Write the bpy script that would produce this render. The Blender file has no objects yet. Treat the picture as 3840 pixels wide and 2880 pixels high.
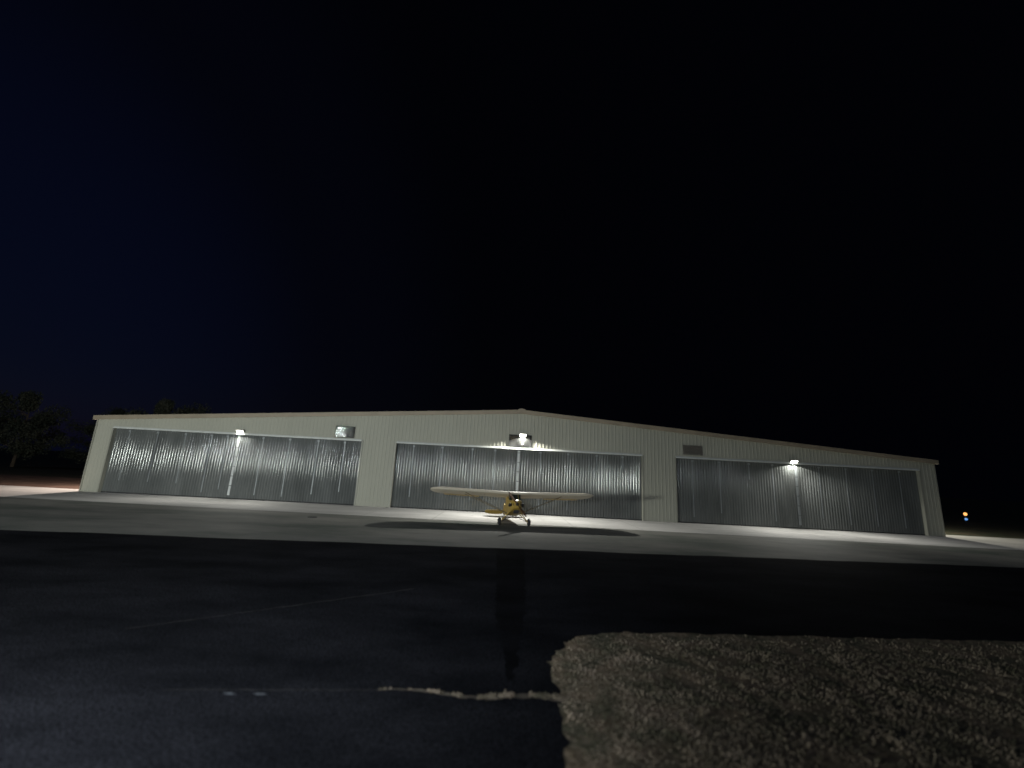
import bpy, bmesh, math, random
import numpy as np
from mathutils import Vector, Matrix

R = math.radians
SC = bpy.context.scene
COL = SC.collection
random.seed(7)
RNG = np.random.default_rng(11)

# ------------------------------------------------------------------ camera
CAM_H = 3.2
F_PX, PITCH, ROLL, YAW = 1560.0, 0.2109, 0.0529, 0.0043
cd = bpy.data.cameras.new('camera')
cam = bpy.data.objects.new('camera', cd)
COL.objects.link(cam)
fw = Vector((math.sin(YAW) * math.cos(PITCH), math.cos(YAW) * math.cos(PITCH), math.sin(PITCH)))
rt = Vector((math.cos(YAW), -math.sin(YAW), 0))
up = rt.cross(fw)
r2 = rt * math.cos(ROLL) + up * math.sin(ROLL)
u2 = -rt * math.sin(ROLL) + up * math.cos(ROLL)
M = Matrix((r2, u2, -fw)).transposed().to_4x4()
M.translation = Vector((0, 0, CAM_H))
cam.matrix_world = M
cd.sensor_fit = 'HORIZONTAL'
cd.sensor_width = 36.0
cd.lens = F_PX / 3840.0 * 36.0
# exaggerated depth of field added to soften the near ground, imitating denoise smear
cd.dof.use_dof = True
cd.dof.focus_distance = 34.0
cd.dof.aperture_fstop = 0.24
cd.clip_start = 0.05
cd.clip_end = 3000.0
SC.camera = cam

# ------------------------------------------------------------------ render look
SC.render.engine = 'CYCLES'
SC.cycles.use_denoising = True
SC.cycles.use_adaptive_sampling = False
SC.cycles.max_bounces = 5
SC.cycles.filter_width = 1.6
SC.cycles.sample_clamp_indirect = 0.6
SC.view_settings.view_transform = 'Standard'
SC.view_settings.look = 'None'
SC.view_settings.exposure = 0.0
SC.view_settings.gamma = 1.0

# ------------------------------------------------------------------ night sky and an added blue fill light
W = bpy.data.worlds.new('World')
SC.world = W
W.use_nodes = True
wt = W.node_tree
bg = wt.nodes['Background']
sky = wt.nodes.new('ShaderNodeTexSky')
sky.sky_type = 'NISHITA'
sky.sun_disc = False
sky.sun_elevation = R(-5.0)
sky.sun_rotation = R(-75.0)
# faint blue sky glow of a distant town, strongest low down on the left
tcw = wt.nodes.new('ShaderNodeTexCoord')
dot = wt.nodes.new('ShaderNodeVectorMath')
dot.operation = 'DOT_PRODUCT'
gd = Vector((-0.86, 0.5, 0.12)).normalized()
dot.inputs[1].default_value = gd
wt.links.new(tcw.outputs['Generated'], dot.inputs[0])
glow = wt.nodes.new('ShaderNodeValToRGB')
glow.color_ramp.interpolation = 'EASE'
e = glow.color_ramp.elements
e[0].position, e[0].color = 0.55, (0.0004, 0.0005, 0.0012, 1)
e[1].position, e[1].color = 1.0, (0.0012, 0.0021, 0.0085, 1)
e2 = e.new(0.8)
e2.color = (0.0007, 0.0009, 0.0028, 1)
wt.links.new(dot.outputs['Value'], glow.inputs['Fac'])
addn = wt.nodes.new('ShaderNodeMix')
addn.data_type = 'RGBA'
addn.blend_type = 'ADD'
addn.inputs['Factor'].default_value = 0.02
wt.links.new(glow.outputs['Color'], addn.inputs['A'])
wt.links.new(sky.outputs['Color'], addn.inputs['B'])
wt.links.new(addn.outputs['Result'], bg.inputs['Color'])
bg.inputs['Strength'].default_value = 1.0

sd = bpy.data.lights.new('blue_fill', 'SUN')  # added sun lamp, a weak blue fill that lifts the dark ground
sd.energy = 0.1
sd.angle = R(0.5)
sd.color = (0.4, 0.55, 1.0)
blue_fill = bpy.data.objects.new('blue_fill', sd)
COL.objects.link(blue_fill)
blue_fill.rotation_euler = (R(48), 0, R(-40))

# Lamps of the yard behind the photographer: they light the facade, show as streaks in the ribbed doors
# and light the near pavement and the lawn.
def point_lamp(name, loc, watts, color, radius):
    l = bpy.data.lights.new(name, 'POINT')
    l.energy = watts
    l.color = color
    l.shadow_soft_size = radius
    o = bpy.data.objects.new(name, l)
    COL.objects.link(o)
    o.location = loc
    return o

def spot_lamp(name, loc, target, watts, color, size_deg, blend, radius, parent=None):
    l = bpy.data.lights.new(name, 'SPOT')
    l.energy = watts
    l.color = color
    l.spot_size = R(size_deg)
    l.spot_blend = blend
    l.shadow_soft_size = radius
    o = bpy.data.objects.new(name, l)
    COL.objects.link(o)
    o.location = loc
    d = Vector(target) - Vector(loc)
    o.rotation_euler = d.to_track_quat('-Z', 'Y').to_euler()
    if parent:
        o.parent = parent
    return o

point_lamp('yard_lamp', (-28.6, -2.0, 2.75), 21000, (0.95, 1.0, 0.94), 0.75)
point_lamp('yard_lamp', (-4, -34, 3.2), 2200, (0.95, 1.0, 0.93), 0.8)
spot_lamp('pole_lamp', (-5.0, -2.0, 4.5), (-10.2, 8.0, 0.0), 8600, (0.84, 0.91, 1.0), 144, 0.9, 0.2)
# lamps on the two side walls of the hangar, hidden round the corners
point_lamp('side_lamp', (-34.6, 38.2, 4.8), 3200, (1.0, 0.84, 0.74), 0.2)
point_lamp('side_lamp', (36.3, 39.0, 4.8), 1700, (1.0, 0.96, 0.82), 0.2)

# ------------------------------------------------------------------ materials
def new_mat(name):
    m = bpy.data.materials.new(name)
    m.use_nodes = True
    return m, m.node_tree, m.node_tree.nodes['Principled BSDF']

def simple(name, col, rough=0.6, metal=0.0, var=0.12, scale=2.0, bump=0.0, bscale=40.0, stretch=(1, 1, 1), spec=0.5):
    m, t, b = new_mat(name)
    tc = t.nodes.new('ShaderNodeTexCoord')
    mp = t.nodes.new('ShaderNodeMapping')
    mp.inputs['Scale'].default_value = stretch
    t.links.new(tc.outputs['Object'], mp.inputs['Vector'])
    n = t.nodes.new('ShaderNodeTexNoise')
    n.inputs['Scale'].default_value = scale
    n.inputs['Detail'].default_value = 6
    t.links.new(mp.outputs['Vector'], n.inputs['Vector'])
    r = t.nodes.new('ShaderNodeValToRGB')
    r.color_ramp.elements[0].position = 0.3
    r.color_ramp.elements[1].position = 0.7
    r.color_ramp.elements[0].color = tuple(c * (1 - var) for c in col) + (1,)
    r.color_ramp.elements[1].color = tuple(min(1, c * (1 + var)) for c in col) + (1,)
    t.links.new(n.outputs['Fac'], r.inputs['Fac'])
    t.links.new(r.outputs['Color'], b.inputs['Base Color'])
    b.inputs['Roughness'].default_value = rough
    b.inputs['Metallic'].default_value = metal
    b.inputs['Specular IOR Level'].default_value = spec
    if bump:
        n2 = t.nodes.new('ShaderNodeTexNoise')
        n2.inputs['Scale'].default_value = bscale
        n2.inputs['Detail'].default_value = 4
        t.links.new(mp.outputs['Vector'], n2.inputs['Vector'])
        bp = t.nodes.new('ShaderNodeBump')
        bp.inputs['Strength'].default_value = bump
        bp.inputs['Distance'].default_value = 0.02
        t.links.new(n2.outputs['Fac'], bp.inputs['Height'])
        t.links.new(bp.outputs['Normal'], b.inputs['Normal'])
    return m

def emitter(name, col, strength):
    m, t, b = new_mat(name)
    b.inputs['Base Color'].default_value = (0.8, 0.8, 0.8, 1)
    b.inputs['Emission Color'].default_value = col + (1,)
    b.inputs['Emission Strength'].default_value = strength
    m.cycles.emission_sampling = 'AUTO' if name == 'lamp_lens' else 'NONE'
    return m

def ground_mat(name='grass_ground', cols=((0.028, 0.034, 0.022), (0.07, 0.062, 0.045), (0.03, 0.042, 0.026), (0.08, 0.062, 0.044))):
    m, t, b = new_mat(name)
    tc = t.nodes.new('ShaderNodeTexCoord')
    def noise(scale, detail=5):
        n = t.nodes.new('ShaderNodeTexNoise')
        n.inputs['Scale'].default_value = scale
        n.inputs['Detail'].default_value = detail
        t.links.new(tc.outputs['Object'], n.inputs['Vector'])
        return n
    def ramp(n, a, bcol, p0=0.4, p1=0.6):
        r = t.nodes.new('ShaderNodeValToRGB')
        r.color_ramp.elements[0].position = p0
        r.color_ramp.elements[1].position = p1
        r.color_ramp.elements[0].color = a + (1,)
        r.color_ramp.elements[1].color = bcol + (1,)
        t.links.new(n.outputs['Fac'], r.inputs['Fac'])
        return r
    fine = ramp(noise(9, 8), cols[0], cols[1], 0.35, 0.65)
    big = ramp(noise(0.45 if 'lawn' not in name else 1.6, 4), cols[2], cols[3], 0.4, 0.62)
    mx = t.nodes.new('ShaderNodeMix')
    mx.data_type = 'RGBA'
    mx.inputs['Factor'].default_value = 0.5
    t.links.new(fine.outputs['Color'], mx.inputs['A'])
    t.links.new(big.outputs['Color'], mx.inputs['B'])
    t.links.new(mx.outputs['Result'], b.inputs['Base Color'])
    b.inputs['Roughness'].default_value = 0.95
    b.inputs['Specular IOR Level'].default_value = 0.1
    bp = t.nodes.new('ShaderNodeBump')
    bp.inputs['Strength'].default_value = 0.8
    bp.inputs['Distance'].default_value = 0.05
    nb = noise(7, 8)
    t.links.new(nb.outputs['Fac'], bp.inputs['Height'])
    t.links.new(bp.outputs['Normal'], b.inputs['Normal'])
    return m

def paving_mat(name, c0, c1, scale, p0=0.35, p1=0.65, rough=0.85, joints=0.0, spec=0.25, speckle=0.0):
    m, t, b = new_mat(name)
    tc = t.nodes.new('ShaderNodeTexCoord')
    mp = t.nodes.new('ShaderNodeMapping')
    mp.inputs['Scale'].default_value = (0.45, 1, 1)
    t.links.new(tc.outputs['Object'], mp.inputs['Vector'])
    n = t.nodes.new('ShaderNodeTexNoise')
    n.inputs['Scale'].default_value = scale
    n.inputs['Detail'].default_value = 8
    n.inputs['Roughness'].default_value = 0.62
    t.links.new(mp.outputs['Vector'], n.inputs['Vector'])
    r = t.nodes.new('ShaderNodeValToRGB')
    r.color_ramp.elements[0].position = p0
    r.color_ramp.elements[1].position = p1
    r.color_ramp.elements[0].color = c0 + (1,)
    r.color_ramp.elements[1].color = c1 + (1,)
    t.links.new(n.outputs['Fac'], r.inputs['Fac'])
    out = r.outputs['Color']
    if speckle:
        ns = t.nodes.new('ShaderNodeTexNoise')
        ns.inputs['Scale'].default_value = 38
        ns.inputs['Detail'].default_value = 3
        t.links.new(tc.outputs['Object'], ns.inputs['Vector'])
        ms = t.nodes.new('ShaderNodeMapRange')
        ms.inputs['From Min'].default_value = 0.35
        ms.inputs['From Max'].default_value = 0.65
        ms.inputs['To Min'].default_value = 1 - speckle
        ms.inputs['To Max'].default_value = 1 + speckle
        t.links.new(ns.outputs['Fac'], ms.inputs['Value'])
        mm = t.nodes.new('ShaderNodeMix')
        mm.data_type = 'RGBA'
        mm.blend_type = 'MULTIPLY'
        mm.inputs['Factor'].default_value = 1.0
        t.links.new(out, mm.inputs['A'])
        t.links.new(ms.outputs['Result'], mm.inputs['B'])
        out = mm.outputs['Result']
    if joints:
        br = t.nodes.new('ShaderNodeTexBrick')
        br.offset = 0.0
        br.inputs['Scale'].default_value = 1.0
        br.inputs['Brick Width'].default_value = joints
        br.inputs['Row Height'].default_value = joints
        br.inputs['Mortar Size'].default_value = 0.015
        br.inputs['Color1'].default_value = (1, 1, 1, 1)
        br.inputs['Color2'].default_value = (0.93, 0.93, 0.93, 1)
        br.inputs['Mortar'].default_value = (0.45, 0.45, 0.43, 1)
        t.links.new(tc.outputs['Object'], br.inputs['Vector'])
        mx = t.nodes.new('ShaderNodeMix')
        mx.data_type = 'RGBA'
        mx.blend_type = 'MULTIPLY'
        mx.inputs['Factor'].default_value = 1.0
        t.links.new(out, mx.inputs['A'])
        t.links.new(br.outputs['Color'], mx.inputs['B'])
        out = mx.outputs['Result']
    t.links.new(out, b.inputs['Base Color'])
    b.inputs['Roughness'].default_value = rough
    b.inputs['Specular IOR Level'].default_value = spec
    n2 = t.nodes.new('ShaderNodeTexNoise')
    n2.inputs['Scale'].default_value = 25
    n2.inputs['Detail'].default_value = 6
    t.links.new(tc.outputs['Object'], n2.inputs['Vector'])
    bp = t.nodes.new('ShaderNodeBump')
    bp.inputs['Strength'].default_value = 0.35
    bp.inputs['Distance'].default_value = 0.01
    t.links.new(n2.outputs['Fac'], bp.inputs['Height'])
    t.links.new(bp.outputs['Normal'], b.inputs['Normal'])
    return m

MT = {
    'ground': ground_mat(),
    'lawn': ground_mat('dry_lawn_soil', ((0.06, 0.058, 0.035), (0.28, 0.23, 0.17), (0.05, 0.06, 0.035), (0.27, 0.19, 0.125))),
    'concrete': paving_mat('concrete', (0.36, 0.355, 0.34), (0.5, 0.49, 0.47), 0.5, joints=4.6),
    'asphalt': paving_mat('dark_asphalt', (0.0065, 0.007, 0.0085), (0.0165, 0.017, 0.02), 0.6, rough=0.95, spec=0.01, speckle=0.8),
    'strip': simple('pale_steel_strip', (0.62, 0.64, 0.63), 0.5, var=0.1, scale=2),
    'shade': paving_mat('plane_shade', (0.004, 0.0043, 0.005), (0.0095, 0.0098, 0.0115), 0.7, rough=0.95, spec=0.01, speckle=0.5),  # darker asphalt tone, painted as the shade below the aeroplane
    'crack': simple('weedy_crack', (0.03, 0.029, 0.028), 0.95, var=0.4, scale=6, spec=0.1),
    'taxiway': paving_mat('old_asphalt', (0.075, 0.086, 0.074), (0.205, 0.2, 0.18), 0.32),
    'dirt': simple('reddish_dirt', (0.11, 0.072, 0.056), 0.95, var=0.35, scale=0.6, bump=0.6, bscale=6, spec=0.1),
    'pale_dirt': simple('pale_bare_soil', (0.1, 0.086, 0.066), 0.95, var=0.3, scale=5, bump=0.6, bscale=18, spec=0.1),
    'stone': simple('worn_paint', (0.06, 0.068, 0.076), 0.85, var=0.15, scale=6, bump=0.5, bscale=14),
    'wall': simple('cream_wall_metal', (0.39, 0.388, 0.325), 0.8, var=0.05, scale=0.35, stretch=(1, 1, 0.25), spec=0.15),
    'trim': simple('tan_trim_metal', (0.3, 0.25, 0.18), 0.55, var=0.12, scale=0.8),
    'jamb': simple('cream_flashing', (0.3, 0.3, 0.25), 0.5, var=0.04, scale=0.8),
    'header': simple('white_flashing', (0.72, 0.74, 0.7), 0.4, var=0.08, scale=1.5),
    'roof': simple('roof_metal', (0.3, 0.3, 0.28), 0.5, 0.2, var=0.1, scale=0.4),
    'door': None,
    'strap': simple('galvanised_strap', (0.26, 0.28, 0.29), 0.5, 0.3, var=0.12, scale=3),
    'rubber': simple('black_rubber_seal', (0.015, 0.015, 0.016), 0.8),
    'louver': simple('mill_aluminium', (0.2, 0.205, 0.2), 0.08, 0.8, var=0.08, scale=2),
    'dark': simple('dark_void', (0.02, 0.02, 0.02), 0.8),
    'housing': simple('lamp_housing_bronze', (0.18, 0.17, 0.15), 0.5, 0.3),
    'lens': emitter('lamp_lens', (1.0, 1.0, 0.88), 14.0),
    'orange_lens': emitter('orange_lens', (1.0, 0.42, 0.1), 1.6),
    'blue_lens': emitter('blue_lens', (0.12, 0.42, 1.0), 0.7),
    'strut': simple('dull_strut_paint', (0.14, 0.11, 0.06), 0.5),
    'post': simple('dark_post', (0.03, 0.03, 0.03), 0.6),
    'cream_fabric': simple('cream_wing_fabric', (0.72, 0.65, 0.52), 0.5, var=0.05, scale=1.2),
    'yellow_fabric': simple('yellow_fabric', (0.42, 0.28, 0.06), 0.42, var=0.08, scale=1.5),
    'yellow_paint': simple('yellow_cowl_paint', (0.36, 0.24, 0.05), 0.35, var=0.1, scale=3),
    'tyre': simple('tyre_rubber', (0.018, 0.018, 0.02), 0.75),
    'glass': None,
    'wood': simple('varnished_wood', (0.1, 0.05, 0.02), 0.35, var=0.3, scale=8, stretch=(1, 6, 1)),
    'engine': simple('engine_black', (0.03, 0.028, 0.026), 0.5, 0.4),
    'bark': simple('bark', (0.07, 0.055, 0.04), 0.95, var=0.3, scale=4, bump=0.8, bscale=12),
}
m, t, b = new_mat('windscreen')
b.inputs['Base Color'].default_value = (0.05, 0.06, 0.05, 1)
b.inputs['Roughness'].default_value = 0.12
b.inputs['Transmission Weight'].default_value = 0.35
b.inputs['IOR'].default_value = 1.35
MT['glass'] = m

def door_mat():
    m, t, b = new_mat('grey_ribbed_steel')
    tc = t.nodes.new('ShaderNodeTexCoord')
    mp = t.nodes.new('ShaderNodeMapping')
    mp.inputs['Scale'].default_value = (1, 1, 0.3)
    t.links.new(tc.outputs['Object'], mp.inputs['Vector'])
    n = t.nodes.new('ShaderNodeTexNoise')
    n.inputs['Scale'].default_value = 0.9
    n.inputs['Detail'].default_value = 7
    t.links.new(mp.outputs['Vector'], n.inputs['Vector'])
    r = t.nodes.new('ShaderNodeValToRGB')
    r.color_ramp.elements[0].position = 0.3
    r.color_ramp.elements[1].position = 0.7
    r.color_ramp.elements[0].color = (0.088, 0.094, 0.092, 1)
    r.color_ramp.elements[1].color = (0.135, 0.143, 0.14, 1)
    t.links.new(n.outputs['Fac'], r.inputs['Fac'])
    t.links.new(r.outputs['Color'], b.inputs['Base Color'])
    b.inputs['Roughness'].default_value = 0.9
    b.inputs['Specular IOR Level'].default_value = 0.0
    gl = t.nodes.new('ShaderNodeBsdfGlossy')
    gl.distribution = 'BECKMANN'
    gl.inputs['Roughness'].default_value = 0.13
    gl.inputs['Color'].default_value = (0.9, 0.92, 0.9, 1)
    # uneven oxidised sheen
    n2 = t.nodes.new('ShaderNodeTexNoise')
    n2.inputs['Scale'].default_value = 1.7
    n2.inputs['Detail'].default_value = 5
    t.links.new(mp.outputs['Vector'], n2.inputs['Vector'])
    mr = t.nodes.new('ShaderNodeMapRange')
    mr.inputs['From Min'].default_value = 0.3
    mr.inputs['From Max'].default_value = 0.7
    mr.inputs['To Min'].default_value = 0.014
    mr.inputs['To Max'].default_value = 0.036
    t.links.new(n2.outputs['Fac'], mr.inputs['Value'])
    mx = t.nodes.new('ShaderNodeMixShader')
    t.links.new(mr.outputs['Result'], mx.inputs['Fac'])
    t.links.new(b.outputs['BSDF'], mx.inputs[1])
    t.links.new(gl.outputs['BSDF'], mx.inputs[2])
    t.links.new(mx.outputs['Shader'], t.nodes['Material Output'].inputs['Surface'])
    return m
MT['door'] = door_mat()

def leaf_mat(name, c0, c1, scale):
    m, t, b = new_mat(name)
    tc = t.nodes.new('ShaderNodeTexCoord')
    n = t.nodes.new('ShaderNodeTexNoise')
    n.inputs['Scale'].default_value = scale
    n.inputs['Detail'].default_value = 3
    t.links.new(tc.outputs['Object'], n.inputs['Vector'])
    r = t.nodes.new('ShaderNodeValToRGB')
    r.color_ramp.elements[0].position = 0.35
    r.color_ramp.elements[1].position = 0.65
    r.color_ramp.elements[0].color = c0 + (1,)
    r.color_ramp.elements[1].color = c1 + (1,)
    t.links.new(n.outputs['Fac'], r.inputs['Fac'])
    t.links.new(r.outputs['Color'], b.inputs['Base Color'])
    b.inputs['Roughness'].default_value = 0.7
    b.inputs['Specular IOR Level'].default_value = 0.2
    return m
MT['leaf'] = leaf_mat('tree_leaves', (0.022, 0.03, 0.022), (0.052, 0.056, 0.04), 0.6)
MT['blade'] = leaf_mat('grass_blades', (0.085, 0.08, 0.05), (0.29, 0.235, 0.175), 2.2)

# ------------------------------------------------------------------ mesh helpers
class MB:
    def __init__(s):
        s.v, s.f = [], []
    def add(s, vs, fs):
        o = len(s.v)
        s.v += [tuple(p) for p in vs]
        s.f += [tuple(i + o for i in f) for f in fs]
        return s
    def box(s, x0, x1, y0, y1, z0, z1):
        vs = [(x, y, z) for z in (z0, z1) for y in (y0, y1) for x in (x0, x1)]
        return s.add(vs, [(0, 2, 3, 1), (4, 5, 7, 6), (0, 1, 5, 4), (2, 6, 7, 3), (0, 4, 6, 2), (1, 3, 7, 5)])
    def prism(s, poly, axis, a0, a1):
        """extrude a closed 2-D outline along an axis"""
        def P(p, a):
            return {'x': (a, p[0], p[1]), 'y': (p[0], a, p[1]), 'z': (p[0], p[1], a)}[axis]
        n = len(poly)
        vs = [P(p, a0) for p in poly] + [P(p, a1) for p in poly]
        fs = [tuple(range(n))[::-1], tuple(range(n, 2 * n))]
        fs += [(i, (i + 1) % n, n + (i + 1) % n, n + i) for i in range(n)]
        return s.add(vs, fs)
    def tube(s, pts, rad, n=8, squash=None):
        pts = [Vector(p) for p in pts]
        rads = rad if isinstance(rad, (list, tuple)) else [rad] * len(pts)
        o = len(s.v)
        for i, p in enumerate(pts):
            d = (pts[min(i + 1, len(pts) - 1)] - pts[max(i - 1, 0)]).normalized()
            a = d.orthogonal().normalized() if abs(d.x) > 0.9 else d.cross(Vector((1, 0, 0))).normalized()
            c = d.cross(a)
            for k in range(n):
                t = 2 * math.pi * k / n
                q = a * math.cos(t) * rads[i] * (squash or 1) + c * math.sin(t) * rads[i]
                s.v.append(tuple(p + q))
        for i in range(len(pts) - 1):
            for k in range(n):
                s.f.append((o + i * n + k, o + i * n + (k + 1) % n, o + (i + 1) * n + (k + 1) % n, o + (i + 1) * n + k))
        s.f.append(tuple(o + k for k in range(n))[::-1])
        s.f.append(tuple(o + (len(pts) - 1) * n + k for k in range(n)))
        return s
    def loft(s, rings, cap=True):
        n = len(rings[0])
        o = len(s.v)
        for r in rings:
            s.v += [tuple(p) for p in r]
        for i in range(len(rings) - 1):
            for k in range(n):
                s.f.append((o + i * n + k, o + i * n + (k + 1) % n, o + (i + 1) * n + (k + 1) % n, o + (i + 1) * n + k))
        if cap:
            s.f.append(tuple(o + k for k in range(n))[::-1])
            s.f.append(tuple(o + (len(rings) - 1) * n + k for k in range(n)))
        return s
    def lathe(s, prof, n=24, axis='x', c=(0, 0, 0)):
        """profile of (along, radius)"""
        rings = []
        for a, r in prof:
            ring = []
            for k in range(n):
                t = 2 * math.pi * k / n
                u, w = r * math.cos(t), r * math.sin(t)
                p = {'x': (a, u, w), 'y': (u, a, w), 'z': (u, w, a)}[axis]
                ring.append((p[0] + c[0], p[1] + c[1], p[2] + c[2]))
            rings.append(ring)
        return s.loft(rings)
    def build(s, name, mat, parent=None, smooth=False, bevel=0.0, angle=None):
        me = bpy.data.meshes.new(name)
        me.from_pydata(s.v, [], s.f)
        me.materials.append(mat)
        bm = bmesh.new()
        bm.from_mesh(me)
        bmesh.ops.recalc_face_normals(bm, faces=bm.faces)
        if bevel:
            bmesh.ops.bevel(bm, geom=bm.edges[:], offset=bevel, segments=2, affect='EDGES', clamp_overlap=True)
        if smooth:
            lim = R(angle or 40)
            for f in bm.faces:
                f.smooth = True
            for e in bm.edges:
                if len(e.link_faces) == 2 and e.calc_face_angle(0) > lim:
                    e.smooth = False
        bm.to_mesh(me)
        bm.free()
        o = bpy.data.objects.new(name, me)
        COL.objects.link(o)
        if parent:
            o.parent = parent
        return o

def tag(o, label=None, cat=None, group=None, kind=None):
    if label:
        o['label'] = label
    if cat:
        o['category'] = cat
    if group:
        o['group'] = group
    if kind:
        o['kind'] = kind
    return o

def thing(name, label, cat, loc=(0, 0, 0), rot=(0, 0, 0), group=None):
    o = bpy.data.objects.new(name, None)
    COL.objects.link(o)
    o.empty_display_size = 0.2
    o.location = loc
    o.rotation_euler = rot
    return tag(o, label, cat, group)

def children(o):
    return [c for c in COL.objects if c.parent == o]

def copy_tree(o, parent=None):
    c = o.copy()
    COL.objects.link(c)
    c.parent = parent
    for ch in children(o):
        if ch is not c:
            copy_tree(ch, c)
    return c

# ------------------------------------------------------------------ ground, apron, taxiway
YF = 34.70                       # front face of the hangar wall

g = MB()
nx, ny = 60, 60
xs = np.linspace(-1, 1, nx)
gx = np.sign(xs) * np.abs(xs) ** 3 * 900
gy = np.sign(xs) * np.abs(xs) ** 3 * 900 + 10
vs = []
for yy in gy:
    for xx in gx:
        vs.append((xx, yy, 0.0))
g.add(vs, [(j * nx + i, j * nx + i + 1, (j + 1) * nx + i + 1, (j + 1) * nx + i) for j in range(ny - 1) for i in range(nx - 1)])
tag(g.build('ground', MT['ground']), kind='structure')

def wavy(x0, x1, y0, y1, n, amp, freq):
    out = []
    for i in range(n + 1):
        t = i / n
        x = x0 + (x1 - x0) * t
        out.append((x, y0 + (y1 - y0) * t + amp * (math.sin(x * freq) + 0.6 * math.sin(x * freq * 2.7 + 1.3) + 0.5 * random.uniform(-1, 1))))
    return out

def sheet(name, front, back, z, mat):
    s = MB()
    n = len(front)
    s.add([(x, y, z) for x, y in front] + [(x, y, z) for x, y in back],
          [(i, i + 1, n + i + 1, n + i) for i in range(n - 1)])
    return tag(s.build(name, mat), kind='structure')

NW = 240
as_f = [(x, -60.0) for x, y in wavy(-140, 140, 0, 0, 20, 0, 1)]
as_b = [(x, 24.0) for x, y in as_f]
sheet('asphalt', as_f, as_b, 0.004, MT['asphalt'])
tx_f = wavy(-90, 95, 19.08 + 0.085 * -90, 19.08 + 0.085 * 95, NW, 0.05, 0.7)
tx_b = [(x, 30.0) for x, y in tx_f]
sheet('taxiway', tx_f, tx_b, 0.008, MT['taxiway'])
ap_f = wavy(-80, 85, 28.3, 28.3, NW, 0.03, 0.5)
ap_b = [(x, 36.4) for x, y in ap_f]
sheet('apron', ap_f, ap_b, 0.012, MT['concrete'])
yd_f = [(x, 36.0) for x, y in wavy(-110, -30, 0, 0, 60, 0, 1)]
yd_b = [(x, 49 + 2 * math.sin(x * 0.21)) for x, y in yd_f]
sheet('dirt_yard', yd_f, yd_b, 0.008, MT['dirt'])
# strip darkened to paint in the aeroplane's shade, and cracks in the asphalt
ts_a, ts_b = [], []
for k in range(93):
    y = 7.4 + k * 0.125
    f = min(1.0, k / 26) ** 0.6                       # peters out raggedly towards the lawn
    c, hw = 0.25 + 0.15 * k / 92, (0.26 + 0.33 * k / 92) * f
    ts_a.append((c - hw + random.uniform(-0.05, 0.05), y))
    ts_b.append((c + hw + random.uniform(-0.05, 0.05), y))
sheet('plane_shade', ts_a, ts_b, 0.0065, MT['shade'])
def crack(name, pts, w0, w1, z, mat):
    n = len(pts)
    f, bk = [], []
    for i, (x, y) in enumerate(pts):
        w = w0 + (w1 - w0) * i / (n - 1)
        w *= random.uniform(0.6, 1.3)
        f.append((x, y - w / 2))
        bk.append((x, y + w / 2))
    sheet(name, f, bk, z, mat)
c1 = [(-1.7 + 2.75 * k / 40, 6.9 + 0.06 * math.sin(k * 0.23) + random.uniform(-0.012, 0.012)) for k in range(41)]
crack('weedy_crack', c1, 0.02, 0.17, 0.009, MT['pale_dirt'])
c2 = [(-6.9 + 4.6 * k / 30, 8.6 + 3.6 * k / 30 + random.uniform(-0.03, 0.03)) for k in range(31)]
crack('weedy_crack', c2, 0.03, 0.07, 0.009, MT['crack'])
c3 = [(-4.6 + 2.9 * k / 30, 6.62 + 0.28 * k / 30 + random.uniform(-0.012, 0.012)) for k in range(31)]
crack('weedy_crack', c3, 0.015, 0.02, 0.009, MT['crack'])

# lawn with a rounded corner, its edge ragged
def lawn_outline():
    pts = []
    for k in range(90):                                  # up the left side
        pts.append((0.93 + 0.012 * k / 90, -6 + 13.6 * k / 90))
    for k in range(50):                                  # round the corner
        a = R(180 - 90 * k / 49)
        pts.append((2.95 + 2.0 * math.cos(a), 7.75 + 2.0 * math.sin(a)))
    for k in range(160):                                 # along the far side
        pts.append((3.0 + 0.16 * k, 9.76 + 0.012 * k))
    out = []
    for i, (x, y) in enumerate(pts):
        out.append((x + random.uniform(-0.05, 0.05) + 0.05 * math.sin(i * 0.31) + 0.03 * math.sin(i * 0.9), y + random.uniform(-0.04, 0.04) + 0.03 * math.sin(i * 0.7)))
    return out + [(28.5, -6.0)]
LAWN = lawn_outline()
lw = MB()
lw.add([(x, y, 0.014) for x, y in LAWN], [tuple(range(len(LAWN)))[::-1]])
tag(lw.build('lawn', MT['lawn']), kind='structure')

# ------------------------------------------------------------------ hangar
XL, XR, XRIDGE = -33.77, 35.50, 1.085
ZE, ZR = 5.80, 8.14              # wall height at the eaves and at the ridge
HD = 5.16                        # door opening height
DEPTH = 24.0
DOORS = [(-32.33, -11.94), (-9.10, 11.21), (13.98, 34.18)]
REC = 0.26                       # doors stand this far behind the wall
def roofz(x):
    return ZE + (ZR - ZE) * ((x - XL) / (XRIDGE - XL) if x < XRIDGE else (XR - x) / (XR - XRIDGE))

hangar = thing('hangar', 'long cream metal hangar with three wide grey doors and a low gable roof', 'hangar', (0, 0, 0))

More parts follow.
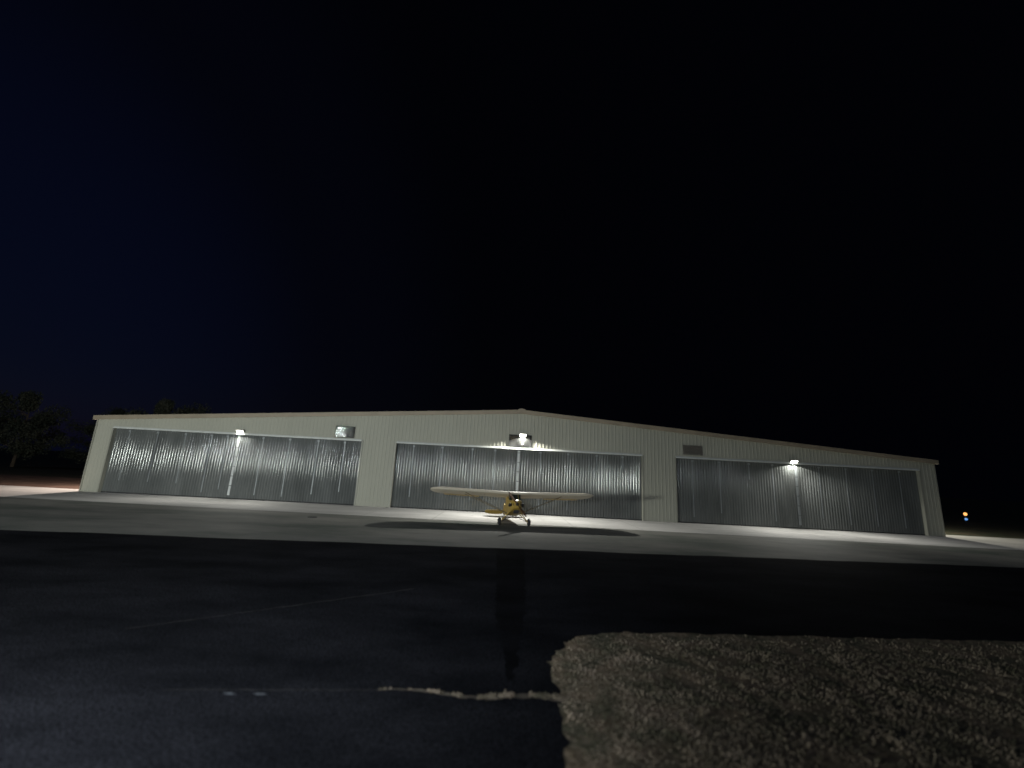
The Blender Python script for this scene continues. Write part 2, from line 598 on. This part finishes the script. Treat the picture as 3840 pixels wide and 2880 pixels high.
prof = []
x = XL
PIT = 0.295
while x < XR - 0.01:
    for dx, dy in ((0.0, 0.0), (0.19, 0.0), (0.215, -0.016), (0.27, -0.016)):
        if x + dx < XR:
            prof.append((x + dx, dy))
    x += PIT
prof.append((XR, 0.0))
def prof_y(px):
    for (a, ya), (c, yc) in zip(prof, prof[1:]):
        if a <= px <= c:
            return ya + (yc - ya) * (px - a) / max(1e-9, c - a)
    return 0.0
cuts = [d for pair in DOORS for d in pair] + [XRIDGE]
prof2 = sorted(prof + [(cx, prof_y(cx)) for cx in cuts])
wm = MB()
for (a, ya), (c, yc) in zip(prof2, prof2[1:]):
    if c - a < 1e-6:
        continue
    mid = (a + c) / 2
    zb = HD if any(d0 < mid < d1 for d0, d1 in DOORS) else 0.0
    wm.add([(a, YF + ya, zb), (c, YF + yc, zb), (c, YF + yc, roofz(c)), (a, YF + ya, roofz(a))], [(0, 1, 2, 3)])
wm.build('front_wall', MT['wall'], hangar)
sw = MB()
sw.box(XL, XL + 0.06, YF + 0.08, YF + DEPTH, 0, ZE - 0.02)
sw.build('side_wall', MT['wall'], hangar)
sw = MB()
sw.box(XR - 0.06, XR, YF + 0.08, YF + DEPTH, 0, ZE - 0.02)
sw.build('side_wall', MT['wall'], hangar)
bw = MB()
bw.prism([(XL, 0), (XR, 0), (XR, ZE), (XRIDGE, ZR), (XL, ZE)], 'y', YF + DEPTH + 0.003, YF + DEPTH + 0.06)
bw.build('back_wall', MT['wall'], hangar)
# corner flashings
for cx in (XL, XR):
    c_ = MB()
    c_.box(cx - 0.05, cx + 0.05, YF - 0.055, YF + 0.14, 0.0, ZE - 0.05)
    c_.build('corner_trim', MT['jamb'], hangar)
# roof: two thin slopes with an overhang
rf = MB()
OH = 0.28
def slope(x0, x1):
    z0, z1 = roofz(min(max(x0, XL), XR)), roofz(min(max(x1, XL), XR))
    k = (ZR - ZE) / (XRIDGE - XL)
    k2 = (ZR - ZE) / (XR - XRIDGE)
    if x0 < XL:
        z0 = ZE - k * (XL - x0)
    if x1 > XR:
        z1 = ZE - k2 * (x1 - XR)
    rf.add([(x0, YF - 0.16, z0 + 0.26), (x1, YF - 0.16, z1 + 0.26), (x1, YF + DEPTH + 0.2, z1 + 0.26), (x0, YF + DEPTH + 0.2, z0 + 0.26),
            (x0, YF - 0.16, z0 + 0.2), (x1, YF - 0.16, z1 + 0.2), (x1, YF + DEPTH + 0.2, z1 + 0.2), (x0, YF + DEPTH + 0.2, z0 + 0.2)],
           [(0, 1, 2, 3), (7, 6, 5, 4), (0, 4, 5, 1), (1, 5, 6, 2), (2, 6, 7, 3), (3, 7, 4, 0)])
slope(XL - OH, XRIDGE)
slope(XRIDGE, XR + OH)
roof = rf.build('roof', MT['roof'], hangar)
rc = MB()
rc.prism([(XRIDGE - 0.35, ZR + 0.245), (XRIDGE, ZR + 0.30), (XRIDGE + 0.35, ZR + 0.245), (XRIDGE + 0.3, ZR + 0.33), (XRIDGE, ZR + 0.40), (XRIDGE - 0.3, ZR + 0.33)], 'y', YF - 0.2, YF + DEPTH + 0.22)
rc.build('ridge_cap', MT['trim'], roof)
# rake trim along both slopes of the front
for xa, xb in ((XL - OH, XRIDGE), (XRIDGE, XR + OH)):
    k = (ZR - ZE) / (XRIDGE - XL) if xb <= XRIDGE else -(ZR - ZE) / (XR - XRIDGE)
    za = ZE + k * (xa - XL) if xb <= XRIDGE else ZR
    zb = ZR if xb <= XRIDGE else ZR + k * (xb - XRIDGE)
    rk = MB()
    rk.add([(xa, YF - 0.2, za - 0.04), (xb, YF - 0.2, zb - 0.04), (xb, YF - 0.2, zb + 0.29), (xa, YF - 0.2, za + 0.29),
            (xa, YF - 0.16, za - 0.04), (xb, YF - 0.16, zb - 0.04), (xb, YF - 0.16, zb + 0.29), (xa, YF - 0.16, za + 0.29),
            (xa, YF - 0.0, za - 0.03), (xb, YF - 0.0, zb - 0.03)],
           [(0, 1, 2, 3), (4, 7, 6, 5), (3, 2, 6, 7), (0, 3, 7, 4), (1, 5, 6, 2), (0, 8, 9, 1)])
    rk.build('rake_trim', MT['trim'], hangar)

# doors
for di, (d0, d1) in enumerate(DOORS):
    yd = YF + REC
    rib = MB()
    step = 0.22
    n = int((d1 - d0) / step)
    step = (d1 - d0) / n
    cols = []
    for i in range(n):
        for k in range(8):
            t = k / 8
            cols.append((d0 + (i + t) * step, -0.04 * (1 - (2 * t - 1) ** 2)))
    cols.append((d1, 0.0))
    zrows = [0.06, 1.3, 2.55, 3.8, HD + 0.05]
    vs, fs = [], []
    nc = len(cols)
    # each sheet bows slightly, as thin cladding does
    for zi, z in enumerate(zrows):
        for cx, cy in cols:
            bow = 0.006 * math.sin(cx * 1.9 + zi * 2.1) + 0.004 * math.sin(cx * 4.7 + zi)
            vs.append((cx, yd + cy + bow, z))
    for zi in range(len(zrows) - 1):
        for i in range(nc - 1):
            fs.append((zi * nc + i, zi * nc + i + 1, (zi + 1) * nc + i + 1, (zi + 1) * nc + i))
    rib.add(vs, fs)
    door = rib.build('hangar_door', MT['door'], hangar, smooth=True, angle=60)
    if di == 0:
        door['label'] = 'left grey ribbed door with a bright reflected band'
    elif di == 2:
        door['label'] = 'dim right door with an arch of lamplight at its top'
    sl = MB()
    sl.box(d0 + 0.02, d1 - 0.02, yd - 0.05, yd + 0.03, 0.012, 0.09)
    sl.build('bottom_seal', MT['rubber'], door)
    # jamb returns
    for jx, sgn in ((d0, 1), (d1, -1)):
        j = MB()
        a, c = sorted((jx - sgn * 0.1, jx + sgn * 0.012))
        j.box(a, c, YF - 0.045, yd + 0.04, 0.0, HD + 0.045)
        j.build('jamb', MT['jamb'], hangar)
    hd = MB()
    hd.prism([(YF - 0.13, HD - 0.02), (YF - 0.13, HD + 0.03), (YF - 0.03, HD + 0.13), (YF - 0.0, HD + 0.06), (YF + REC + 0.05, HD + 0.06), (YF + REC + 0.05, HD - 0.02)], 'x', d0 + 0.015, d1 - 0.015)
    hd.build('header_flashing', MT['header'], hangar)
    # lift straps and the wide meeting strip
    mx = {0: -22.15, 1: 1.02, 2: 24.05}[di]
    offs = [-9.0, -6.7, -4.4, -2.15, -0.95, 2.0, 4.3, 6.5, 8.7] if di == 0 else [-8.6, -6.4, -3.9, -1.95, 1.9, 4.1, 6.4, 8.6]
    for oi, of in enumerate(offs):
        sx = mx + of + random.uniform(-0.1, 0.1)
        if not d0 + 0.3 < sx < d1 - 0.3:
            continue
        st = MB()
        zt = HD - 0.1
        zb = random.choice((0.5, 0.9, 1.6, 3.7)) if di != 0 else random.choice((0.4, 0.7, 1.0))
        wv = 0.03 if di else 0.035
        st.box(sx - wv, sx + wv, yd - 0.05, yd - 0.03, zb, zt)
        sp = st.build('lift_strap', MT['strap'], door)
        br = MB()
        br.box(sx - 0.09, sx + 0.09, yd - 0.09, yd - 0.052, HD - 0.26, HD - 0.12)
        br.build('strap_bracket', MT['strap'], sp)
    ms = MB()
    z = 0.3
    while z < HD - 0.2:
        ze = min(z + 0.72, HD - 0.1)
        ms.prism([(mx - 0.1, yd - 0.065), (mx - 0.075, yd - 0.095), (mx + 0.075, yd - 0.095), (mx + 0.1, yd - 0.065)], 'z', z, ze)
        z = ze + 0.045
    ms.build('meeting_strip', MT['strip'] if di != 2 else MT['strap'], door)

# louvred vents
for vi, (va, vb, za, zb) in enumerate(((-14.2, -12.62, 5.34, 6.28), (0.15, 2.01, 5.38, 6.34), (14.60, 16.19, 5.44, 6.24))):
    fr = MB()
    w = 0.09
    fr.box(va, vb, YF - 0.075, YF - 0.02, zb - w, zb)
    fr.box(va, vb, YF - 0.075, YF - 0.02, za, za + w)
    fr.box(va, va + w, YF - 0.074, YF - 0.02, za + w, zb - w)
    fr.box(vb - w, vb, YF - 0.074, YF - 0.02, za + w, zb - w)
    vent = fr.build('louver_vent', MT['louver'] if vi != 2 else MT['housing'], hangar)
    bk = MB()
    bk.box(va + w, vb - w, YF - 0.034, YF - 0.024, za + w, zb - w)
    bk.build('vent_back', MT['dark'], vent)
    sl = MB()
    n = 10
    for k in range(n):
        z0 = za + w + (zb - za - 2 * w) * (k + 0.5) / n
        h = (zb - za - 2 * w) / n * 0.5
        arc = [(YF - 0.04 - 0.034 * math.cos(R(t)), z0 + h * math.sin(R(t))) for t in (-80, -50, -20, 10, 40, 70, 90)]
        sl.prism(arc + [(YF - 0.036, z0 + h * 0.9), (YF - 0.036, z0 - h * 0.9)], 'x', va + w + 0.003, vb - w - 0.003)
    sl.build('louver_slats', MT['louver'] if vi != 2 else MT['housing'], vent, smooth=True, angle=60)

# ------------------------------------------------------------------ wall lamps over the doors
LAMPS = [((-21.9, YF, 5.40), 'lit white wall lamp right above the left hangar door', 1650),
         ((1.27, YF, 6.32), 'lit white wall lamp above the louvre vent under the roof ridge', 6000),
         ((23.7, YF, 5.33), 'lit white wall lamp above the dim right hangar door', 2700)]
for (lx, ly, lz), lab, watts in LAMPS:
    L = thing('wall_lamp', lab, 'lamp', (lx, ly, lz), group='lamps on the hangar front')
    h = MB()
    h.prism([(-0.035, 0.14), (-0.035, -0.1), (-0.1, -0.1), (-0.3, 0.06), (-0.27, 0.14)], 'x', -0.27, 0.27)
    h.build('lamp_housing', MT['housing'], L)
    le = MB()
    le.add([(-0.25, -0.115, -0.112), (0.25, -0.115, -0.112), (0.25, -0.325, 0.052), (-0.25, -0.325, 0.052),
            (-0.25, -0.1, -0.1), (0.25, -0.1, -0.1), (0.25, -0.3, 0.06), (-0.25, -0.3, 0.06)],
           [(0, 1, 2, 3), (4, 7, 6, 5), (0, 4, 5, 1), (1, 5, 6, 2), (2, 6, 7, 3), (3, 7, 4, 0)])
    le.build('lamp_lens', MT['lens'], L)
    spot_lamp('lamp_light', (0, -0.24, -0.17), (0, -0.24, -5), watts * (0.08 if abs(lx) < 5 else 0.09), (1.0, 0.99, 0.9), 152, 0.04, 0.04, L)
    for yaw in (-52, 52):                             # two area lights added to widen the lamp's throw to each side
        al = bpy.data.lights.new('lamp_throw', 'AREA')
        al.shape = 'RECTANGLE'
        al.size, al.size_y = 0.2, 0.14
        al.spread = R(100)
        al.energy = watts * 0.065
        al.color = (1.0, 0.99, 0.92)
        ao = bpy.data.objects.new('lamp_throw', al)
        COL.objects.link(ao)
        ao.parent = L
        ao.location = (0.12 if yaw > 0 else -0.12, -0.36, -0.12)
        ao.rotation_euler = (Matrix.Rotation(R(yaw), 4, 'Z') @ Matrix.Rotation(R(-46), 4, 'X')).to_euler()

# ------------------------------------------------------------------ aeroplane
plane = thing('light_aeroplane', 'small yellow high wing tail dragger aeroplane parked in front of the middle hangar door', 'aeroplane',
              (0.71, 27.27, 0.008), (0, 0, 0))
plane.rotation_mode = 'ZXY'
# local: +y is the nose; pitch nose-up 11.4 deg about the wheels, then turn the nose to the camera
PM = Matrix.Translation((0.71, 27.27, 0.008)) @ Matrix.Rotation(R(180 + 7), 4, 'Z') @ Matrix.Rotation(R(11.4), 4, 'X')
plane.rotation_mode = 'XYZ'
plane.rotation_euler = PM.to_euler()

def rect_ring(y, w, z0, z1, rnd=0.25, top=None, n=6):
    """rounded rectangle ring at station y"""
    top = w if top is None else top
    r = rnd * min(w, (z1 - z0) / 2)
    pts = []
    for cx, cz, a0 in ((top - r, z1 - r, 0), (-(top - r), z1 - r, 90), (-(w - r), z0 + r, 180), (w - r, z0 + r, 270)):
        for k in range(n + 1):
            a = R(a0 + 90 * k / n)
            pts.append((cx + r * math.cos(a), y, cz + r * math.sin(a)))
    return pts

fu = MB()
fu.loft([rect_ring(0.52, 0.37, 0.78, 1.47, 0.35), rect_ring(0.2, 0.39, 0.73, 1.5, 0.2), rect_ring(-0.1, 0.395, 0.70, 1.62, 0.15),
         rect_ring(-0.9, 0.39, 0.70, 1.90, 0.15), rect_ring(-1.55, 0.36, 0.74, 1.90, 0.15), rect_ring(-2.4, 0.28, 0.86, 1.72, 0.2),
         rect_ring(-3.6, 0.17, 1.02, 1.55, 0.25), rect_ring(-4.6, 0.08, 1.14, 1.46, 0.3), rect_ring(-5.15, 0.035, 1.2, 1.42, 0.3)])
fuse = fu.build('fuselage', MT['yellow_fabric'], plane, smooth=True)
co = MB()
co.loft([rect_ring(0.50, 0.375, 0.775, 1.475, 0.4), rect_ring(0.75, 0.36, 0.80, 1.46, 0.5), rect_ring(1.0, 0.29, 0.87, 1.42, 0.8), rect_ring(1.1, 0.2, 0.95, 1.36, 0.95)])
cowl = co.build('cowling', MT['yellow_paint'], plane, smooth=True)
for sx in (-0.17, 0.17):
    ci = MB()
    ci.lathe([(1.035, 0.085), (1.085, 0.085), (1.092, 0.07)], 16, 'y', (sx, 0, 1.14))
    ci.build('air_intake', MT['dark'], cowl)
sc = MB()
sc.loft([rect_ring(0.62, 0.16, 0.66, 0.8, 0.4), rect_ring(0.92, 0.15, 0.68, 0.84, 0.4)])
sc.build('carburettor_scoop', MT['engine'], cowl)
for sgn in (-1, 1):                                   # cylinders that stick out of the cowl
    for yy in (0.68, 0.90):
        cy = MB()
        cy.lathe([(0.24, 0.085)] + [p for k in range(5) for p in ((0.29 + k * 0.032, 0.1), (0.305 + k * 0.032, 0.1), (0.306 + k * 0.032, 0.082))] + [(0.47, 0.08)], 14, 'x', (0, yy, 1.14))
        if sgn < 0:
            cy.v = [(-a, b_, c_) for a, b_, c_ in cy.v]
        cy.build('engine_cylinder', MT['engine'], cowl)
# windscreen
ws = MB()
ws.loft([[(-0.34, 0.42, 1.49), (0.34, 0.42, 1.49), (0.36, 0.1, 1.52), (-0.36, 0.1, 1.52)],
         [(-0.355, 0.10, 1.89), (0.355, 0.10, 1.89), (0.37, -0.15, 1.9), (-0.37, -0.15, 1.9)]])
ws.build('windscreen', MT['glass'], plane)
for px_ in (-0.2, 0.2):
    wf = MB()
    wf.tube([(px_, 0.43, 1.48), (px_ * 1.02, 0.11, 1.9)], 0.014, 6)
    wf.build('windscreen_frame', MT['yellow_paint'], plane)
# propeller: two twisted blades and a hub
pr = MB()
for sgn in (-1, 1):
    rings = []
    for rr, ch, tw in ((0.05, 0.09, 60), (0.2, 0.12, 45), (0.45, 0.15, 27), (0.7, 0.135, 19), (0.86, 0.09, 15), (0.91, 0.03, 14)):
        ring = []
        for k in range(10):
            a = 2 * math.pi * k / 10
            u, v = ch / 2 * math.cos(a), 0.018 * math.sin(a)
            ring.append((sgn * rr, u * math.sin(R(tw)) + v * math.cos(R(tw)), sgn * (u * math.cos(R(tw)) - v * math.sin(R(tw)))))
        rings.append(ring)
    pr.loft(rings)
ang = R(-52)
pr.v = [(a * math.cos(ang) + c_ * math.sin(ang), b_ + 1.2, -a * math.sin(ang) + c_ * math.cos(ang) + 1.15) for a, b_, c_ in pr.v]
prop = pr.build('propeller', MT['wood'], plane, smooth=True)
hb = MB()
hb.lathe([(1.11, 0.09), (1.24, 0.085), (1.27, 0.05), (1.28, 0.01)], 20, 'y', (0, 0, 1.15))
hb.build('propeller_hub', MT['engine'], prop, smooth=True)

# wing: one piece with rounded tips
def airfoil(ch):
    up_ = [(0, 0), (0.02, 0.035), (0.08, 0.07), (0.2, 0.1), (0.35, 0.112), (0.55, 0.095), (0.8, 0.05), (1, 0.004)]
    lo_ = [(0.8, -0.012), (0.5, -0.022), (0.25, -0.022), (0.1, -0.038), (0.03, -0.028)]
    return [(c * ch, z * ch) for c, z in up_ + lo_]
wi = MB()
rings = []
SPAN = 5.37
for s_ in (-5.37, -5.32, -5.2, -4.95, -4.6, -4.0, -3, -2, -1, -0.4, 0.4, 1, 2, 3, 4.0, 4.6, 4.95, 5.2, 5.32, 5.37):
    a = abs(s_)
    k = 1.0 if a < 4.55 else math.sqrt(max(0.0, 1 - ((a - 4.55) / 0.83) ** 2))
    k = max(k, 0.08)
    ch = 1.6 * (0.22 + 0.78 * k)
    le = 0.12 - 1.6 * 0.4 * (1 - (0.22 + 0.78 * k))
    zz = 1.9 + 0.026 * a + (1 - k) * 0.02
    # the wing is set a few degrees nose-up on the fuselage
    rings.append([(s_, le - c, zz + z * (0.25 + 0.75 * k) - c * 0.055 + 0.05) for c, z in airfoil(ch)])
wi.loft(rings)
wing = wi.build('wing', MT['cream_fabric'], plane, smooth=True, angle=50)
for sgn in (-1, 1):
    al = MB()
    al.prism([(sgn * 2.2, 1.93), (sgn * 4.5, 1.985), (sgn * 4.5, 1.995), (sgn * 2.2, 1.94)], 'y', -1.51, -1.18)
    al.v = [(a, b_, c_ - 0.06) for a, b_, c_ in al.v]
    al.build('aileron', MT['yellow_fabric'], wing)
    for ya, yb in ((-0.2, -0.35), (-0.95, -0.55)):
        st = MB()
        st.tube([(sgn * 0.38, yb, 0.76), (sgn * 3.15, ya, 1.93)], 0.021, 8)
        st.build('wing_strut', MT['strut'], plane, smooth=True)
    js = MB()
    js.tube([(sgn * 1.9, -0.28, 1.4), (sgn * 1.9, -0.25, 1.91)], 0.012, 6)
    js.build('jury_strut', MT['strut'], plane)
    # tail surfaces
    sb = MB()
    pts = [(0.03, -4.35), (0.5, -4.38), (1.0, -4.5), (1.3, -4.68), (1.42, -4.9), (1.42, -4.98), (0.03, -4.98)]
    pts = [(sgn * a, b_) for a, b_ in pts]
    sb.prism(pts, 'z', 1.385, 1.425)
    sb.build('tailplane', MT['yellow_fabric'], plane)
    ev = MB()
    pts = [(0.06, -5.0), (1.42, -5.0), (1.45, -5.12), (1.36, -5.3), (1.1, -5.4), (0.6, -5.43), (0.2, -5.38), (0.06, -5.2)]
    pts = [(sgn * a, b_) for a, b_ in pts]
    ev.prism(pts, 'z', -0.018, 0.018)
    d = R(24)
    ev.v = [(a, -5.0 + (b_ + 5.0) * math.cos(d) + c_ * math.sin(d), 1.405 + (b_ + 5.0) * math.sin(d) + c_ * math.cos(d)) for a, b_, c_ in ev.v]
    ev.build('elevator', MT['yellow_fabric'], plane)
    # undercarriage
    gl = MB()
    gl.tube([(sgn * 0.36, 0.33, 0.77), (sgn * 0.86, 0.02, 0.23)], 0.03, 8)
    gl.build('gear_leg', MT['yellow_paint'], plane, smooth=True)
    gl = MB()
    gl.tube([(sgn * 0.36, -0.38, 0.75), (sgn * 0.86, -0.02, 0.23)], 0.024, 8)
    gl.build('gear_leg', MT['yellow_paint'], plane, smooth=True)
    gx_ = MB()
    gx_.tube([(sgn * 0.04, 0.02, 0.58), (sgn * 0.82, 0.0, 0.24)], 0.018, 8)
    gx_.build('axle_strut', MT['engine'], plane, smooth=True)
    wh = MB()
    prf = []
    for k in range(13):
        a = R(-90 + 180 * k / 12)
        prf.append((0.1 * math.sin(a), 0.125 + 0.1 * math.cos(a)))
    wh.lathe([(-0.09, 0.06)] + prf + [(0.09, 0.06)], 28, 'x', (sgn * 0.94, 0, 0.222))
    wheel = wh.build('wheel', MT['tyre'], plane, smooth=True)
    hbm = MB()
    hbm.lathe([(-0.105, 0.02), (-0.1, 0.075), (0.1, 0.075), (0.105, 0.02)], 18, 'x', (sgn * 0.94, 0, 0.222))
    hbm.build('wheel_hub', MT['yellow_paint'], wheel)
fn = MB()
fn.prism([(-4.45, 1.46), (-4.75, 1.78), (-5.0, 1.93), (-5.02, 1.42)], 'x', -0.018, 0.018)
fn.build('fin', MT['yellow_fabric'], plane)
rd = MB()
rd.prism([(-5.03, 1.25), (-5.03, 1.95), (-5.15, 2.02), (-5.35, 2.0), (-5.52, 1.85), (-5.58, 1.6), (-5.5, 1.35), (-5.3, 1.22)], 'x', -0.017, 0.017)
rd.build('rudder', MT['yellow_fabric'], plane)
tw = MB()
tw.tube([(0, -4.85, 1.17), (0, -5.05, 1.1)], 0.02, 6)
tw.lathe([(-0.03, 0.03), (-0.03, 0.07), (-0.012, 0.085), (0.012, 0.085), (0.03, 0.07), (0.03, 0.03)], 18, 'x', (0, -5.06, 1.085))
tw.build('tail_wheel', MT['tyre'], plane, smooth=True)

# ------------------------------------------------------------------ small things
dc = MB()
dc.lathe([(0.0, 0.27), (0.018, 0.27), (0.024, 0.25), (0.024, 0.02)], 24, 'z')
d_ = dc.build('drain_cover', MT['rubber'])
d_.location = (-11.4, 26.2, 0.008)
tag(d_, 'small dark round cover lying on the grey pavement before the left door', 'drain cover')

for sx, sy, wd in ((-3.66, 6.6, 0.09), (-3.25, 6.63, 0.1)):          # worn remains of a painted line
    f = [(sx + wd * (k / 6 - 1), sy - 0.03 * math.sin(math.pi * k / 12) * random.uniform(0.5, 1.2)) for k in range(13)]
    bk = [(x, sy + 0.03 * math.sin(math.pi * k / 12) * random.uniform(0.4, 1.2) + 0.002) for k, (x, y) in enumerate(f)]
    sheet('painted_mark', f, bk, 0.012, MT['stone'])

fl = thing('signal_lamp', 'far small lamp post with an orange light over a blue light', 'lamp', (59.3, 55.0, 0))
p = MB()
p.tube([(0, 0, 0), (0, 0, 0.9)], 0.05, 8)
p.box(-0.12, 0.12, -0.06, 0.06, 0.42, 1.3)
p.build('lamp_post', MT['post'], fl)
for z, mname, nm, rr in ((1.08, 'orange_lens', 'orange_lens', 0.2), (0.45, 'blue_lens', 'blue_lens', 0.15)):
    q = MB()
    q.lathe([(-0.3, 0.02), (-0.26, rr * 0.6), (-0.18, rr * 0.95), (-0.07, rr), (-0.065, 0.02)], 18, 'y', (0, 0, z))
    q.build(nm, MT[mname], fl, smooth=True)

# ------------------------------------------------------------------ trees
def make_tree(name, label, height, crown_r, seed, nleaf):
    rnd = random.Random(seed)
    root = thing(name, label, 'tree')
    tr = MB()
    hb_ = height * 0.3
    tr.tube([(0, 0, -0.1), (0.05, 0.02, hb_ * 0.5), (0.0, 0.1, hb_), (0.15, 0, height * 0.6), (0.1, 0.05, height * 0.88)], [0.26, 0.21, 0.17, 0.11, 0.03], 9)
    clumps = []
    for k in range(22):
        a = rnd.uniform(0, 6.283)
        z0 = rnd.uniform(height * 0.12, height * 0.72)
        ln = crown_r * rnd.uniform(0.5, 1.0)
        tip = Vector((math.cos(a) * ln, math.sin(a) * ln, z0 + rnd.uniform(0.8, 2.6)))
        tr.tube([(0.05, 0.03, z0), (tip.x * 0.5, tip.y * 0.5, (z0 + tip.z) / 2 + 0.2), tuple(tip)], [0.09, 0.06, 0.02], 6)
        clumps.append((tip, rnd.uniform(0.9, 1.9)))
        clumps.append((tip * 0.6 + Vector((0, 0, z0 * 0.35 + 0.2)), rnd.uniform(1.0, 1.8)))
    for k in range(6):
        clumps.append((Vector((rnd.uniform(-1, 1), rnd.uniform(-1, 1), height * rnd.uniform(0.72, 0.95))), rnd.uniform(0.8, 1.5)))
    tr.build('trunk', MT['bark'], root, smooth=True)
    cr = MB()
    for _ in range(nleaf):
        c, r = clumps[rnd.randrange(len(clumps))]
        d = Vector((rnd.gauss(0, 1), rnd.gauss(0, 1), rnd.gauss(0, 0.8))).normalized() * r * rnd.random() ** 0.45
        p_ = c + d
        a = Vector((rnd.gauss(0, 1), rnd.gauss(0, 1), rnd.gauss(0, 1))).normalized() * rnd.uniform(0.14, 0.3)
        b_ = a.orthogonal().normalized() * rnd.uniform(0.06, 0.12)
        cr.add([p_ - a, p_ + b_, p_ + a, p_ - b_], [(0, 1, 2, 3)])
    me = bpy.data.meshes.new('crown')
    me.from_pydata(cr.v, [], cr.f)
    me.materials.append(MT['leaf'])
    co_ = bpy.data.objects.new('crown', me)
    COL.objects.link(co_)
    co_.parent = root
    return root

t0 = make_tree('leafy_tree', 'dark broad tree at the left edge beyond the dirt yard', 12.5, 6.2, 3, 15000)
spots = [(-80, 70, 1.0, 0.2, None),
         (-69, 74, 0.88, 1.7, 'dark tree second from the left edge behind the dirt yard'),
         (-59, 71, 1.02, 3.1, 'dark tall tree third from the left edge beyond the dirt yard'),
         (-50, 73, 0.86, 4.4, 'dark tree standing nearest the left end of the hangar')]
for i, (tx, ty, s_, rz, lab) in enumerate(spots):
    o = t0 if i == 0 else copy_tree(t0)
    o.location = (tx, ty, 0)
    o.rotation_euler = (0, 0, rz)
    o.scale = (s_, s_, s_)
    if lab:
        o['label'] = lab
    o['group'] = 'dark trees left of the hangar'

# ------------------------------------------------------------------ grass
def grass_field():
    N = 130000
    d = 4.3 * (10.3 / 4.3) ** RNG.random(N)           # denser near the camera
    x = 0.85 + 24 * RNG.random(N) ** 1.5
    y = d
    ox = np.array([p[0] for p in LAWN])
    oy = np.array([p[1] for p in LAWN])
    inside = np.zeros(N, bool)
    jj = len(ox) - 1
    for ii in range(len(ox)):
        c = ((oy[ii] > y) != (oy[jj] > y)) & (x < (ox[jj] - ox[ii]) * (y - oy[ii]) / (oy[jj] - oy[ii] + 1e-12) + ox[ii])
        inside ^= c
        jj = ii
    # thinner towards the ragged edge
    edge = np.minimum(x - 0.93, 9.76 - y + 0.075 * (x - 3.0))
    cx, cy = np.maximum(2.95 - x, 0), np.maximum(y - 7.75, 0)
    edge = np.where((cx > 0) & (cy > 0), 2.0 - np.hypot(cx, cy), edge)
    inside &= RNG.random(N) < np.clip(0.04 + edge / 0.9, 0, 0.8)
    # bare spots
    bare = np.sin(x * 3.1 + 2 * np.sin(y * 2.3)) * np.sin(y * 3.7 + 1.6 * np.sin(x * 1.7))
    inside &= ~((bare > 0.62) & (RNG.random(N) < 0.8))
    x, y = x[inside], y[inside]
    # weeds in the crack that runs up to the lawn
    t = RNG.random(1100) ** 0.6
    xc = -1.7 + 2.75 * t
    yc = 6.9 + 0.06 * np.sin(t * 40 * 0.23) + RNG.normal(0, 0.012 + 0.03 * t)
    kp = (np.sin(t * 47) + 0.8 * np.sin(t * 21 + 1)) > -0.35 + 0.5 * (1 - t)
    xc, yc = xc[kp], yc[kp]
    x, y = np.concatenate([x, xc]), np.concatenate([y, yc])
    n = len(x)
    clump = 0.5 + 0.5 * np.sin(x * 2.3 + 1.7 * np.sin(y * 1.9)) * np.sin(y * 2.9 + 1.3 * np.sin(x * 2.1))
    h = (0.008 + 0.022 * clump) * RNG.uniform(0.5, 1.5, n) * (1 + y * 0.02)
    w = RNG.uniform(0.005, 0.013, n) * (1 + y * 0.05)
    a = RNG.uniform(0, 2 * np.pi, n)
    lean = RNG.uniform(0.1, 1.1, n) * h
    la = RNG.uniform(0, 2 * np.pi, n)
    V = np.zeros((n, 3, 3))
    V[:, 0] = np.stack([x - w * np.cos(a), y - w * np.sin(a), np.full(n, 0.013)], 1)
    V[:, 1] = np.stack([x + w * np.cos(a), y + w * np.sin(a), np.full(n, 0.013)], 1)
    V[:, 2] = np.stack([x + lean * np.cos(la), y + lean * np.sin(la), h + 0.013], 1)
    me = bpy.data.meshes.new('grass')
    me.vertices.add(n * 3)
    me.vertices.foreach_set('co', V.reshape(-1))
    me.loops.add(n * 3)
    me.loops.foreach_set('vertex_index', np.arange(n * 3, dtype=np.int32))
    me.polygons.add(n)
    me.polygons.foreach_set('loop_start', np.arange(0, n * 3, 3, dtype=np.int32))
    me.polygons.foreach_set('loop_total', np.full(n, 3, dtype=np.int32))
    me.update(calc_edges=True)
    me.materials.append(MT['blade'])
    o = bpy.data.objects.new('grass', me)
    COL.objects.link(o)
    return tag(o, 'short dry grass of the lawn with the rounded corner', 'grass', kind='stuff')
grass_field()
